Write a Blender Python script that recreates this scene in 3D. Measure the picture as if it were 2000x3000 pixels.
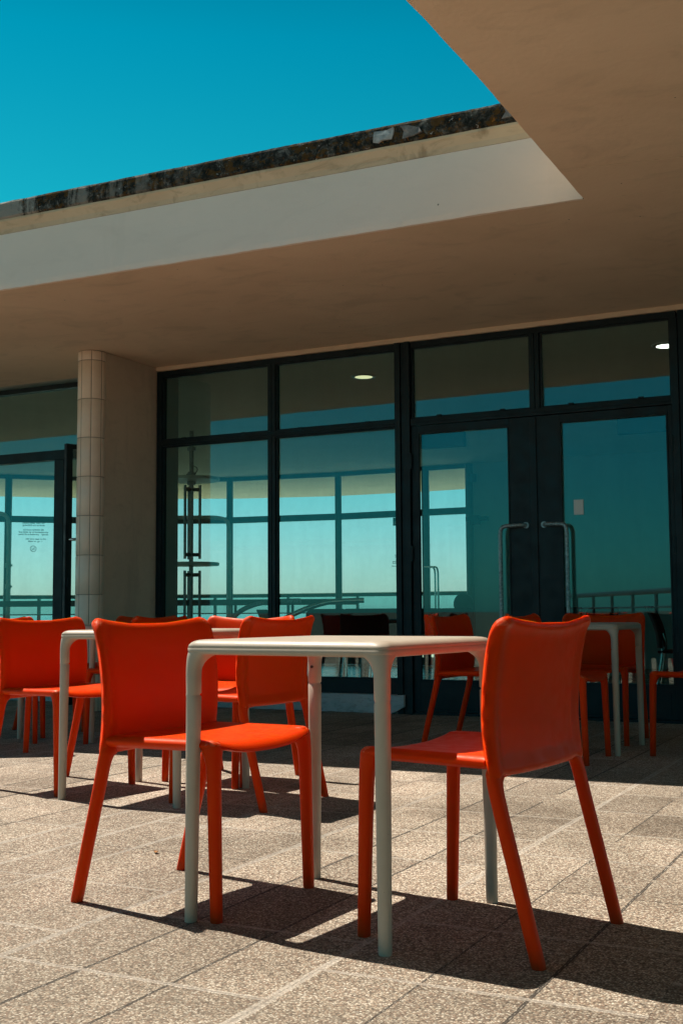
import bpy, bmesh, math, random
from mathutils import Vector, Matrix, noise
random.seed(7)
R = math.radians
for o in list(bpy.data.objects): bpy.data.objects.remove(o, do_unlink=True)
SC = bpy.context.scene
COL = SC.collection

# ------------------------------------------------------------------ camera
F, TH, RO, CH = 3442.825, 0.0855066, -0.00667719, 0.79
cam_d = bpy.data.cameras.new('camera'); cam = bpy.data.objects.new('camera', cam_d); COL.objects.link(cam)
cam_d.sensor_fit = 'VERTICAL'; cam_d.sensor_height = 36.0; cam_d.lens = F/3000*36
cam_d.clip_start = 0.05; cam_d.clip_end = 40000
fw = Vector((0, math.cos(TH), math.sin(TH))); up0 = Vector((0, -math.sin(TH), math.cos(TH))); r0 = Vector((1, 0, 0))
rt = math.cos(RO)*r0+math.sin(RO)*up0; up = math.cos(RO)*up0-math.sin(RO)*r0
cam.matrix_world = Matrix(((rt.x, up.x, -fw.x, 0), (rt.y, up.y, -fw.y, 0), (rt.z, up.z, -fw.z, CH), (0, 0, 0, 1)))
SC.camera = cam
SC.view_settings.view_transform = 'Standard'; SC.view_settings.look = 'None'
SC.view_settings.gamma = 1.0; SC.view_settings.use_curve_mapping = False
SC.view_settings.exposure = 0.66

# ------------------------------------------------------------------ sun and sky
SUN_AZ = R(-40)        # heading of the shadows on the ground
SUN_EL = R(61.5)
sd = bpy.data.lights.new('sun', 'SUN'); sun = bpy.data.objects.new('sun', sd); COL.objects.link(sun)
sd.energy = 4.7; sd.angle = R(0.5); sd.color = (1.0, 0.92, 0.80)
ld = Vector((math.cos(SUN_AZ)*math.cos(SUN_EL), math.sin(SUN_AZ)*math.cos(SUN_EL), -math.sin(SUN_EL)))
sun.rotation_euler = ld.to_track_quat('-Z', 'Y').to_euler(); sun.location = (-10, 10, 25)
W = bpy.data.worlds.new('World'); SC.world = W; W.use_nodes = True
nt = W.node_tree; nt.nodes.clear()
wo = nt.nodes.new('ShaderNodeOutputWorld'); bg = nt.nodes.new('ShaderNodeBackground')
sky = nt.nodes.new('ShaderNodeTexSky'); sky.sky_type = 'NISHITA'; sky.sun_disc = False
sky.sun_elevation = SUN_EL
# direction to the sun in plan is opposite to the shadow heading; Blender measures rotation from +Y clockwise
sx, sy = -math.cos(SUN_AZ), -math.sin(SUN_AZ)
sky.sun_rotation = math.atan2(sx, sy)
sky.air_density = 1.0; sky.dust_density = 0.6; sky.ozone_density = 3.0
tc = nt.nodes.new('ShaderNodeTexCoord'); sep = nt.nodes.new('ShaderNodeSeparateXYZ')
nt.links.new(tc.outputs['Generated'], sep.inputs[0])
rmp = nt.nodes.new('ShaderNodeValToRGB')
e = rmp.color_ramp.elements
e[0].position = 0.0; e[0].color = (0.80, 0.84, 1.0, 1)
e[1].position = 1.0; e[1].color = (0.0, 0.09, 0.12, 1)
for p, c in ((0.05, (0.72, 0.84, 0.92, 1)), (0.10, (0.50, 0.84, 0.79, 1)), (0.20, (0.12, 0.81, 0.66, 1)), (0.28, (0.03, 0.78, 0.60, 1)), (0.45, (0.0, 0.626, 0.56, 1)), (0.60, (0.0, 0.26, 0.27, 1))):
    q = rmp.color_ramp.elements.new(p); q.color = c
nt.links.new(sep.outputs['Z'], rmp.inputs['Fac'])
# landward sky is deeper and bluer than the pale sky over the sea
rm2 = nt.nodes.new('ShaderNodeValToRGB'); e = rm2.color_ramp.elements
e[0].position = 0.0; e[0].color = (0.10, 0.50, 0.56, 1); e[1].position = 1.0; e[1].color = (0.0, 0.09, 0.12, 1)
for p, c in ((0.08, (0.06, 0.53, 0.51, 1)), (0.25, (0.03, 0.60, 0.54, 1)), (0.45, (0.02, 0.60, 0.56, 1)), (0.60, (0.0, 0.26, 0.27, 1))):
    q = rm2.color_ramp.elements.new(p); q.color = c
nt.links.new(sep.outputs['Z'], rm2.inputs['Fac'])
mr = nt.nodes.new('ShaderNodeMapRange'); mr.interpolation_type = 'SMOOTHSTEP'; mr.inputs['From Min'].default_value = -.35; mr.inputs['From Max'].default_value = .45
nt.links.new(sep.outputs['Y'], mr.inputs['Value'])
mxs = nt.nodes.new('ShaderNodeMixRGB'); nt.links.new(mr.outputs[0], mxs.inputs[0]); nt.links.new(rm2.outputs[0], mxs.inputs[1]); nt.links.new(rmp.outputs[0], mxs.inputs[2])
mul = nt.nodes.new('ShaderNodeMixRGB'); mul.blend_type = 'MULTIPLY'; mul.inputs[0].default_value = 1
nt.links.new(sky.outputs[0], mul.inputs[1]); nt.links.new(mxs.outputs[0], mul.inputs[2])
nt.links.new(mul.outputs[0], bg.inputs[0]); bg.inputs[1].default_value = 0.100
nt.links.new(bg.outputs[0], wo.inputs[0])
SC.cycles.max_bounces = 10; SC.cycles.transparent_max_bounces = 24; SC.cycles.diffuse_bounces = 5; SC.cycles.glossy_bounces = 4

# ------------------------------------------------------------------ building frame (x along the glass wall, y into the building)
AL = -0.467054608; W0 = Vector((-0.011, 9.542, 0))
DX = Vector((math.cos(AL), math.sin(AL), 0)); NY = Vector((-math.sin(AL), math.cos(AL), 0))
def toloc(x, y, z=0):
    p = Vector((x, y, z))-W0; return (p.dot(DX), p.dot(NY), z)

# ------------------------------------------------------------------ materials
def mat(name): 
    m = bpy.data.materials.new(name); m.use_nodes = True; n = m.node_tree; n.nodes.clear()
    out = n.nodes.new('ShaderNodeOutputMaterial'); return m, n, out
class NT:
    def __init__(s, n): s.n = n
    def node(s, t, **k):
        a = s.n.nodes.new(t)
        for x, v in k.items(): setattr(a, x, v)
        return a
    def link(s, a, b): s.n.links.new(a, b)
    def noise(s, vec, scale, detail=3, rough=.5, dist=0):
        a = s.node('ShaderNodeTexNoise'); a.inputs['Scale'].default_value = scale; a.inputs['Detail'].default_value = detail
        a.inputs['Roughness'].default_value = rough; a.inputs['Distortion'].default_value = dist
        s.link(vec, a.inputs['Vector']); return a.outputs['Fac']
    def ramp(s, fac, pts):
        a = s.node('ShaderNodeValToRGB'); el = a.color_ramp.elements
        el[0].position, el[0].color = pts[0][0], tuple(pts[0][1])+(1,) if len(pts[0][1]) == 3 else pts[0][1]
        el[1].position, el[1].color = pts[-1][0], tuple(pts[-1][1])+(1,)
        for p, c in pts[1:-1]:
            q = el.new(p); q.color = tuple(c)+(1,)
        s.link(fac, a.inputs[0]); return a.outputs[0]
    def math(s, op, a, b=None, c=None):
        m = s.node('ShaderNodeMath', operation=op)
        for i, v in enumerate((a, b, c)):
            if v is None: continue
            if isinstance(v, (int, float)): m.inputs[i].default_value = v
            else: s.link(v, m.inputs[i])
        return m.outputs[0]
    def mix(s, fac, a, b, mode='MIX'):
        m = s.node('ShaderNodeMixRGB', blend_type=mode)
        for i, v in enumerate((fac, a, b)):
            if isinstance(v, (int, float)): m.inputs[i].default_value = v
            elif isinstance(v, tuple): m.inputs[i].default_value = v+(1,) if len(v) == 3 else v
            else: s.link(v, m.inputs[i])
        return m.outputs[0]
    def vec(s, kind='Object'):
        return s.node('ShaderNodeTexCoord').outputs[kind]
    def mapv(s, v, sc=(1, 1, 1), loc=(0, 0, 0)):
        m = s.node('ShaderNodeMapping'); m.inputs['Scale'].default_value = sc; m.inputs['Location'].default_value = loc
        s.link(v, m.inputs[0]); return m.outputs[0]
    def bump(s, h, strength=.3, dist=.01):
        b = s.node('ShaderNodeBump'); b.inputs['Strength'].default_value = strength; b.inputs['Distance'].default_value = dist
        s.link(h, b.inputs['Height']); return b.outputs[0]
def simple(name, col, rough=.5, metal=0, var=.12, nscale=6, bump=.0, bscale=120, spec=.5, vec='Object', bdist=.002):
    m, n, out = mat(name); t = NT(n); v = t.vec(vec)
    b = t.node('ShaderNodeBsdfPrincipled'); b.inputs['Roughness'].default_value = rough; b.inputs['Metallic'].default_value = metal
    b.inputs['Specular IOR Level'].default_value = spec
    f = t.noise(v, nscale, 5, .6)
    lo = tuple(c*(1-var) for c in col); hi = tuple(min(1, c*(1+var)) for c in col)
    t.link(t.ramp(f, [(.3, lo), (.7, hi)]), b.inputs['Base Color'])
    if bump: t.link(t.bump(t.noise(v, bscale, 3), bump, bdist), b.inputs['Normal'])
    t.link(b.outputs[0], out.inputs[0]); return m

def m_orange():
    m, n, out = mat('orange_plastic'); t = NT(n); v = t.vec()
    b = t.node('ShaderNodeBsdfPrincipled')
    fade = t.noise(v, 5, 4)
    base = t.mix(fade, (.60, .034, .0001), (.68, .044, .0002))
    scr = t.math('GREATER_THAN', t.noise(t.mapv(v, (1, 1, .3)), 55, 3, .7), .775)
    base = t.mix(t.math('MULTIPLY', scr, .4), base, (.75, .20, .10))
    so = t.node('ShaderNodeSeparateXYZ'); t.link(v, so.inputs[0]); ax = t.math('ABSOLUTE', so.outputs[0])
    top = t.math('MULTIPLY', t.math('GREATER_THAN', ax, .222), t.math('GREATER_THAN', so.outputs[2], .758))
    frt = t.math('MULTIPLY', t.math('MULTIPLY', t.math('GREATER_THAN', ax, .212), t.math('GREATER_THAN', so.outputs[1], .205)), t.math('GREATER_THAN', so.outputs[2], .447))
    edg = t.math('MULTIPLY', t.math('GREATER_THAN', ax, .251), t.math('GREATER_THAN', t.noise(v, 140, 3, .7), .70))
    rub = t.math('MAXIMUM', t.math('MULTIPLY', t.math('MAXIMUM', top, frt), t.math('GREATER_THAN', t.noise(v, 75, 4, .75), .53)), edg)
    base = t.mix(t.math('MULTIPLY', rub, .42), base, (.72, .22, .13))
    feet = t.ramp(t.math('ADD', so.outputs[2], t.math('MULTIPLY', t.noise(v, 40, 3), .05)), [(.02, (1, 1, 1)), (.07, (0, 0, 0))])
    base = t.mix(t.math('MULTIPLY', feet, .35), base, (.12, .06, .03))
    t.link(base, b.inputs['Base Color'])
    b.inputs['Roughness'].default_value = .42
    rn = t.ramp(t.noise(v, 30, 4), [(.3, (.34,)*3), (.75, (.52,)*3)]); t.link(rn, b.inputs['Roughness'])
    b.inputs['Specular IOR Level'].default_value = .13; b.inputs['Specular Tint'].default_value = (1, .72, .5, 1)
    b.inputs['Subsurface Weight'].default_value = .6; b.inputs['Subsurface Radius'].default_value = (1, .12, .03); b.inputs['Subsurface Scale'].default_value = .015
    t.link(t.bump(t.noise(v, 420, 2), .12, .001), b.inputs['Normal'])
    t.link(b.outputs[0], out.inputs[0]); return m
def m_table():
    m, n, out = mat('table_plastic'); t = NT(n); v = t.vec()
    b = t.node('ShaderNodeBsdfPrincipled')
    f = t.noise(v, 7, 5, .65)
    base = t.ramp(f, [(.3, (.41, .34, .265)), (.72, (.47, .395, .315))])
    sp = t.math('GREATER_THAN', t.noise(v, 130, 2, .6), .755)
    base = t.mix(t.math('MULTIPLY', sp, .6), base, (.16, .13, .10))
    t.link(base, b.inputs['Base Color'])
    t.link(t.ramp(t.noise(v, 25, 4), [(.3, (.34,)*3), (.75, (.55,)*3)]), b.inputs['Roughness'])
    t.link(t.bump(t.noise(v, 500, 2), .25, .001), b.inputs['Normal'])
    t.link(b.outputs[0], out.inputs[0]); return m
def m_plaster(name, a, bcol, stain=(.30, .24, .16), sc=1.0, specks=True, st_amt=.35):
    m, n, out = mat(name); t = NT(n); v = t.vec()
    b = t.node('ShaderNodeBsdfPrincipled'); b.inputs['Roughness'].default_value = .85; b.inputs['Specular IOR Level'].default_value = .2
    f = t.noise(v, .9*sc, 5, .62, .6)
    base = t.ramp(f, [(.3, a), (.7, bcol)])
    f2 = t.noise(t.mapv(v, (1, 1.7, 3)), 2.3*sc, 6, .62, 1.2)
    base = t.mix(t.math('MULTIPLY', t.ramp(f2, [(.52, (0, 0, 0)), (.78, (1, 1, 1))]), st_amt), base, stain)
    if specks:
        vo = t.node('ShaderNodeTexVoronoi'); vo.inputs['Scale'].default_value = 5.5; t.link(v, vo.inputs['Vector'])
        s = t.math('LESS_THAN', vo.outputs['Distance'], .028)
        base = t.mix(t.math('MULTIPLY', s, .75), base, (.06, .045, .03))
    t.link(base, b.inputs['Base Color'])
    h = t.math('ADD', t.noise(v, 38, 5, .6), t.math('MULTIPLY', t.noise(v, 5, 3), 1.6))
    t.link(t.bump(h, .35, .004), b.inputs['Normal'])
    t.link(b.outputs[0], out.inputs[0]); return m
def m_lichen():
    m, n, out = mat('lichened_concrete'); t = NT(n); v = t.vec()
    b = t.node('ShaderNodeBsdfPrincipled'); b.inputs['Roughness'].default_value = .95; b.inputs['Specular IOR Level'].default_value = .1
    f = t.noise(v, 15, 9, .78, .6)
    base = t.ramp(f, [(.36, (.010, .012, .011)), (.49, (.030, .032, .028)), (.56, (.085, .083, .074)), (.66, (.26, .25, .225)), (.76, (.42, .40, .37))])
    och = t.ramp(t.noise(t.mapv(v, (1, 1, 1.4), (7, 3, 1)), 13, 8, .75), [(.51, (0, 0, 0)), (.57, (1, 1, 1))])
    base = t.mix(t.math('MULTIPLY', och, .8), base, (.125, .062, .016))
    och2 = t.ramp(t.noise(t.mapv(v, (1, 1, 1), (1, 8, 6)), 30, 4, .7), [(.64, (0, 0, 0)), (.67, (1, 1, 1))])
    base = t.mix(och2, base, (.27, .11, .025))
    sepx = t.node('ShaderNodeSeparateXYZ'); t.link(v, sepx.inputs[0])
    left = t.ramp(t.math('ADD', t.math('MULTIPLY', sepx.outputs[0], -.75), .35), [(0, (0, 0, 0)), (1, (1, 1, 1))])
    streak = t.ramp(t.math('ADD', t.math('MULTIPLY', t.noise(t.mapv(v, (3.1, 3.1, .45)), 2.1, 6, .72), .8), t.math('MULTIPLY', f, .22)), [(.48, (0, 0, 0)), (.56, (1, 1, 1))])
    base = t.mix(t.math('MULTIPLY', left, streak), base, (.36, .33, .29))
    chip = t.ramp(t.noise(t.mapv(v, (1, 1, 1.3), (2, 9, 4)), 22, 5, .7), [(.655, (0, 0, 0)), (.67, (1, 1, 1))])
    base = t.mix(chip, base, (.52, .49, .45))
    t.link(base, b.inputs['Base Color'])
    t.link(t.bump(t.noise(v, 26, 8, .7), 1.0, .02), b.inputs['Normal'])
    t.link(b.outputs[0], out.inputs[0]); return m
def m_tile():
    m, n, out = mat('glazed_tile'); t = NT(n)
    v = t.vec(); b = t.node('ShaderNodeBsdfPrincipled'); b.inputs['Roughness'].default_value = .28
    f = t.noise(v, 4.5, 6, .7); base = t.ramp(f, [(.3, (.78, .62, .49)), (.7, (.86, .71, .57))])
    t.link(base, b.inputs['Base Color']); t.link(t.bump(t.noise(v, 60, 3), .06, .002), b.inputs['Normal'])
    t.link(b.outputs[0], out.inputs[0]); return m
def m_glass(name, tint=(.80, .93, .90), refl=.10, gain=1.0):
    m, n, out = mat(name); t = NT(n)
    tr = t.node('ShaderNodeBsdfTransparent'); vv = t.vec(); sm = t.math('ADD', t.math('MULTIPLY', t.noise(t.mapv(vv, (3, 3, .5)), 2.2, 6, .7), .6), t.math('MULTIPLY', t.noise(vv, 9, 5, .8), .4))
    t.link(t.ramp(sm, [(.35, tuple(c*.965 for c in tint)), (.60, tint)]), tr.inputs[0])
    gl = t.node('ShaderNodeBsdfGlossy'); gl.inputs['Roughness'].default_value = .0; gl.inputs[0].default_value = (.86, .97, 1, 1)
    gm = t.node('ShaderNodeNewGeometry'); dp = t.node('ShaderNodeVectorMath', operation='DOT_PRODUCT')
    t.link(gm.outputs['Normal'], dp.inputs[0]); t.link(gm.outputs['Incoming'], dp.inputs[1])
    c1 = t.math('SUBTRACT', 1, t.math('ABSOLUTE', dp.outputs['Value']))
    fr = t.math('ADD', .043*gain+refl, t.math('MULTIPLY', t.math('POWER', c1, 5), .95))
    v = t.vec(); t.link(t.bump(t.noise(v, .7, 1), .012, .02), gl.inputs['Normal'])
    fac = t.math('MINIMUM', fr, 1)
    mx = t.node('ShaderNodeMixShader'); t.link(fac, mx.inputs[0]); t.link(tr.outputs[0], mx.inputs[1]); t.link(gl.outputs[0], mx.inputs[2])
    t.link(mx.outputs[0], out.inputs[0]); return m
def m_frame():
    m, n, out = mat('dark_painted_steel'); t = NT(n); v = t.vec()
    b = t.node('ShaderNodeBsdfPrincipled'); b.inputs['Specular IOR Level'].default_value = .3
    base = t.ramp(t.noise(v, 5, 6, .65), [(.3, (.005, .012, .015)), (.72, (.012, .026, .033))])
    w = t.ramp(t.noise(t.mapv(v, (1, 1, 1), (5, 1, 3)), 34, 6, .75), [(.68, (0, 0, 0)), (.74, (1, 1, 1))])
    base = t.mix(t.math('MULTIPLY', w, .35), base, (.14, .13, .12))
    t.link(base, b.inputs['Base Color']); t.link(t.bump(t.noise(v, 22, 5, .7), .25, .003), b.inputs['Normal'])
    t.link(t.ramp(t.noise(v, 12, 4), [(.3, (.32,)*3), (.7, (.6,)*3)]), b.inputs['Roughness'])
    t.link(b.outputs[0], out.inputs[0]); return m
def m_paving():
    m, n, out = mat('aggregate_paving'); t = NT(n); v = t.vec()
    b = t.node('ShaderNodeBsdfPrincipled'); b.inputs['Roughness'].default_value = .8; b.inputs['Specular IOR Level'].default_value = .25
    sp = t.node('ShaderNodeSeparateXYZ'); t.link(v, sp.inputs[0]); X, Y = sp.outputs[0], sp.outputs[1]
    wob = t.math('MULTIPLY', t.math('SUBTRACT', t.noise(v, 3.0, 4, .7), .5), .012)
    wob2 = t.math('MULTIPLY', t.math('SUBTRACT', t.noise(t.mapv(v, (1, 1, 1), (9, 4, 0)), 60, 3, .7), .5), .008)
    SP, CP = .2405, .463
    a = t.math('ADD', t.math('DIVIDE', t.math('ADD', t.math('ADD', X, wob), 12*SP-2.565), SP), 40)   # strip coordinate
    ia = t.math('FLOOR', a); fa = t.math('SUBTRACT', a, ia)
    # some strips are shifted by half a slab
    wn = t.node('ShaderNodeTexWhiteNoise', noise_dimensions='1D'); t.link(t.math('FLOOR', t.math('DIVIDE', ia, 3)), wn.inputs['W'])
    sh = t.math('MULTIPLY', t.math('GREATER_THAN', wn.outputs['Value'], .62), .5)
    c = t.math('ADD', t.math('ADD', t.math('DIVIDE', t.math('ADD', t.math('ADD', Y, wob), 6.135), CP), sh), 40)
    ic = t.math('FLOOR', c); fc = t.math('SUBTRACT', c, ic)
    def dist(f, s): return t.math('MULTIPLY', t.math('SUBTRACT', .5, t.math('ABSOLUTE', t.math('SUBTRACT', f, .5))), s)
    da, dc = dist(fa, SP), dist(fc, CP)
    # per-joint character
    rj = t.node('ShaderNodeTexWhiteNoise', noise_dimensions='1D'); t.link(t.math('ADD', t.math('FLOOR', t.math('ADD', a, .5)), .37), rj.inputs['W'])
    rc = t.node('ShaderNodeTexWhiteNoise', noise_dimensions='1D'); t.link(t.math('ADD', t.math('FLOOR', t.math('ADD', c, .5)), 91.7), rc.inputs['W'])
    low = t.noise(v, 1.3, 3, .6)
    def line(d, w):   # w metres
        return t.math('SUBTRACT', 1, t.math('SMOOTH_MIN', 1, t.math('DIVIDE', t.math('MAXIMUM', t.math('ADD', d, wob2), 0), w), .3))
    # dark crack lines
    heavy = t.math('MULTIPLY', t.math('GREATER_THAN', t.math('FRACT', t.math('MULTIPLY', rj.outputs['Value'], 13.7)), .55), .0030)
    ga = t.math('LESS_THAN', t.math('SUBTRACT', t.math('ADD', da, wob2), heavy), t.math('ADD', t.math('MULTIPLY', t.math('MULTIPLY', rj.outputs['Value'], low), .012), .0008))
    gc = t.math('LESS_THAN', t.math('ADD', dc, wob2), t.math('ADD', t.math('MULTIPLY', rc.outputs['Value'], .0028), .0008))
    breaks = t.math('GREATER_THAN', t.math('ADD', t.math('ADD', low, t.math('MULTIPLY', heavy, 40)), t.math('MULTIPLY', rj.outputs['Value'], .3)), .50)
    gap = t.math('MAXIMUM', t.math('MULTIPLY', ga, breaks), gc)
    # pale mortar smears
    wsel = t.math('GREATER_THAN', t.math('FRACT', t.math('MULTIPLY', rj.outputs['Value'], 7.3)), .55)
    ws = t.math('LESS_THAN', t.math('ADD', da, t.math('MULTIPLY', wob2, 1.6)), t.math('MULTIPLY', t.math('MULTIPLY', low, wsel), .022))
    wsel2 = t.math('GREATER_THAN', t.math('FRACT', t.math('MULTIPLY', rc.outputs['Value'], 5.1)), .45)
    ws2 = t.math('LESS_THAN', t.math('ADD', dc, t.math('MULTIPLY', wob2, 1.6)), t.math('MULTIPLY', t.math('MULTIPLY', low, wsel2), .016))
    smear = t.math('MAXIMUM', ws, ws2)
    # aggregate
    vo = t.node('ShaderNodeTexVoronoi'); vo.inputs['Scale'].default_value = 185; vo.inputs['Randomness'].default_value = 1; t.link(t.mapv(v, (1, 1, 1)), vo.inputs['Vector'])
    hs = t.node('ShaderNodeSeparateColor'); t.link(vo.outputs['Color'], hs.inputs[0])
    peb = t.ramp(hs.outputs[0], [(0, (.09, .07, .055)), (.10, (.18, .135, .105)), (.26, (.36, .25, .19)), (.46, (.47, .38, .30)), (.66, (.56, .485, .395)), (.86, (.68, .62, .53)), (1, (.88, .83, .74))])
    edge = t.math('SMOOTH_MAX', t.math('SUBTRACT', t.math('MULTIPLY', vo.outputs['Distance'], 1.9), .75), 0, .1)
    peb = t.mix(t.math('MINIMUM', t.math('MULTIPLY', edge, 2.2), .7), peb, (.14, .12, .10))
    # slab to slab tone
    cell = t.node('ShaderNodeTexWhiteNoise', noise_dimensions='2D'); cv = t.node('ShaderNodeCombineXYZ'); t.link(ia, cv.inputs[0]); t.link(ic, cv.inputs[1]); t.link(cv.outputs[0], cell.inputs['Vector'])
    tone = t.ramp(cell.outputs['Value'], [(0, (.74, .72, .70)), (.5, (.90, .885, .865)), (1, (1.06, 1.04, 1.02))])
    base = t.mix(1, peb, tone, 'MULTIPLY')
    grime = t.ramp(t.noise(t.mapv(v, (1, 1, 1), (3.1, 1.7, 0)), .55, 7, .68, .5), [(.36, (.56, .53, .49)), (.50, (.86, .84, .80)), (.62, (1.10, 1.07, 1.04))])
    base = t.mix(1, base, grime, 'MULTIPLY')
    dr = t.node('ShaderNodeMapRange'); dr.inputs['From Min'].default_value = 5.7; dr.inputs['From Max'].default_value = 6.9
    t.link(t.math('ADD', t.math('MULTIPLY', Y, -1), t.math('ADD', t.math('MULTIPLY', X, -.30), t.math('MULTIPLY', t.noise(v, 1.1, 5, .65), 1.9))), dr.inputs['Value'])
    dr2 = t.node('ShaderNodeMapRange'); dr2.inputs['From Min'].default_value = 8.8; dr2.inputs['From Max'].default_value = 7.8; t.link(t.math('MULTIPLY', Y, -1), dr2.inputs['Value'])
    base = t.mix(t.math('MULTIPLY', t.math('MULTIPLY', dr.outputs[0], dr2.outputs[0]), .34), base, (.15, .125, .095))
    base = t.mix(t.math('MULTIPLY', smear, t.math('ADD', .02, t.math('MULTIPLY', t.noise(t.mapv(v, (1, 1, 1), (5, 5, 5)), 9, 5, .7), .60))), base, (.60, .55, .48))
    base = t.mix(t.math('MULTIPLY', t.math('MULTIPLY', gap, t.math('SUBTRACT', 1, t.math('MULTIPLY', smear, .75))), .88), base, (.035, .03, .025))
    t.link(base, b.inputs['Base Color'])
    h = t.math('SUBTRACT', t.math('MULTIPLY', t.math('SUBTRACT', 1, vo.outputs['Distance']), .30), t.math('MULTIPLY', gap, 2.5))
    h = t.math('ADD', h, t.math('MULTIPLY', t.math('MULTIPLY', smear, -.1), 1))
    h = t.math('ADD', h, t.math('MULTIPLY', cell.outputs['Value'], .25))
    t.link(t.bump(h, .9, .0045), b.inputs['Normal'])
    t.link(b.outputs[0], out.inputs[0]); return m
def m_sea():
    m, n, out = mat('sea_water'); t = NT(n); v = t.vec()
    b = t.node('ShaderNodeBsdfPrincipled'); b.inputs['Roughness'].default_value = .22; b.inputs['Base Color'].default_value = (.02, .20, .20, 1)
    base = t.ramp(t.noise(t.mapv(v, (1, 4, 1)), .03, 5), [(.3, (.02, .17, .18)), (.7, (.06, .30, .29))]); t.link(base, b.inputs['Base Color'])
    t.link(t.bump(t.noise(t.mapv(v, (1, 2.5, 1)), .6, 5), .5, .5), b.inputs['Normal'])
    t.link(b.outputs[0], out.inputs[0]); return m
def m_emit(name, col, s):
    m, n, out = mat(name); t = NT(n); em = t.node('ShaderNodeEmission'); em.inputs[0].default_value = col+(1,); em.inputs[1].default_value = s
    t.link(em.outputs[0], out.inputs[0]); return m

ORANGE = m_orange(); TABLE = m_table(); FRAME = m_frame(); PAVE = m_paving(); SEA = m_sea()
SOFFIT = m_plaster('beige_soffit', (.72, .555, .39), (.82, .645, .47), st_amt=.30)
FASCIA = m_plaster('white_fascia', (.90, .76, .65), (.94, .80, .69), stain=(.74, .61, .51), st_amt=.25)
COVE = m_plaster('cove_plaster', (.60, .46, .31), (.70, .56, .39), stain=(.20, .14, .08), sc=2, st_amt=.5)
WALLP = m_plaster('rough_wall', (.58, .47, .36), (.68, .56, .44), stain=(.36, .29, .22), sc=1.6, specks=False)
PLINTH = m_plaster('white_plinth', (.38, .42, .44), (.52, .55, .56), stain=(.10, .10, .09), sc=5, specks=True, st_amt=.7)
INCEIL = m_plaster('inner_ceiling', (.56, .55, .48), (.62, .60, .53), st_amt=.1, specks=False)
INWALL = m_plaster('inner_wall', (.30, .42, .44), (.34, .46, .48), st_amt=.06, specks=False)
def add_streaks(m, col, amt, sc, thr):
    n = m.node_tree; t = NT(n); b = [x for x in n.nodes if x.type == 'BSDF_PRINCIPLED'][0]
    src = b.inputs['Base Color'].links[0].from_socket; v = t.vec()
    f = t.noise(t.mapv(v, (sc, sc, .25)), 3, 5, .6)
    k = t.math('MULTIPLY', t.ramp(f, [(thr, (0, 0, 0)), (thr+.12, (1, 1, 1))]), amt)
    t.link(t.mix(k, src, col), b.inputs['Base Color'])
add_streaks(FASCIA, (.62, .54, .46), .14, 1.4, .58); add_streaks(COVE, (.20, .13, .07), .5, 3.0, .60); add_streaks(WALLP, (.34, .28, .22), .3, 1.6, .55)
LICHEN = m_lichen(); TILE = m_tile()
GLASS = m_glass('window_glass', (.84, .955, .93), .035, 1.15)
GLASS2 = m_glass('far_glass', (.88, .97, .95), .0, .6)
GROUT = simple('tile_grout', (.28, .22, .17), .9)
STEEL = simple('galvanised_steel', (.27, .33, .34), .42, .55, .5, 60, .3, 200)
CHROME = simple('chrome', (.62, .66, .66), .16, 1, .1, 20)
GREYTUBE = simple('grey_painted_tube', (.62, .64, .58), .45, 0, .15, 12)
BLACK = simple('black_plastic', (.006, .007, .008), .6, 0, .2, 10, spec=.2)
INFLOOR = simple('inner_floor', (.30, .27, .22), .25, 0, .25, 2, .05, 20)
DARKW = simple('dark_wood', (.05, .04, .032), .4, 0, .3, 14)
RAILM = simple('rail_paint', (.03, .055, .06), .4, 0, .2, 10)
CREAM = simple('cream_paint', (.70, .64, .52), .5, 0, .1, 8)
SIGNG = simple('sign_green', (.01, .07, .045), .5); WHITE = simple('white_card', (.72, .72, .70), .6, 0, .04)
VINYL = simple('dark_vinyl', (.004, .014, .018), .8, spec=.1)
LAMPG = m_emit('lamp_glow', (1.0, .86, .50), .75); LAMPW = m_emit('lamp_white', (1.0, .93, .80), 3.0)
GRASS = simple('lawn_ground', (.03, .045, .03), .95, 0, .4, .05); SHING = simple('shingle', (.40, .36, .29), .95, 0, .3, .4)
LEAF = simple('dry_leaf', (.30, .12, .02), .7, 0, .3, 200)
HOLESHADE = simple('hole_shade', (.05, .045, .04), .8)

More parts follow.
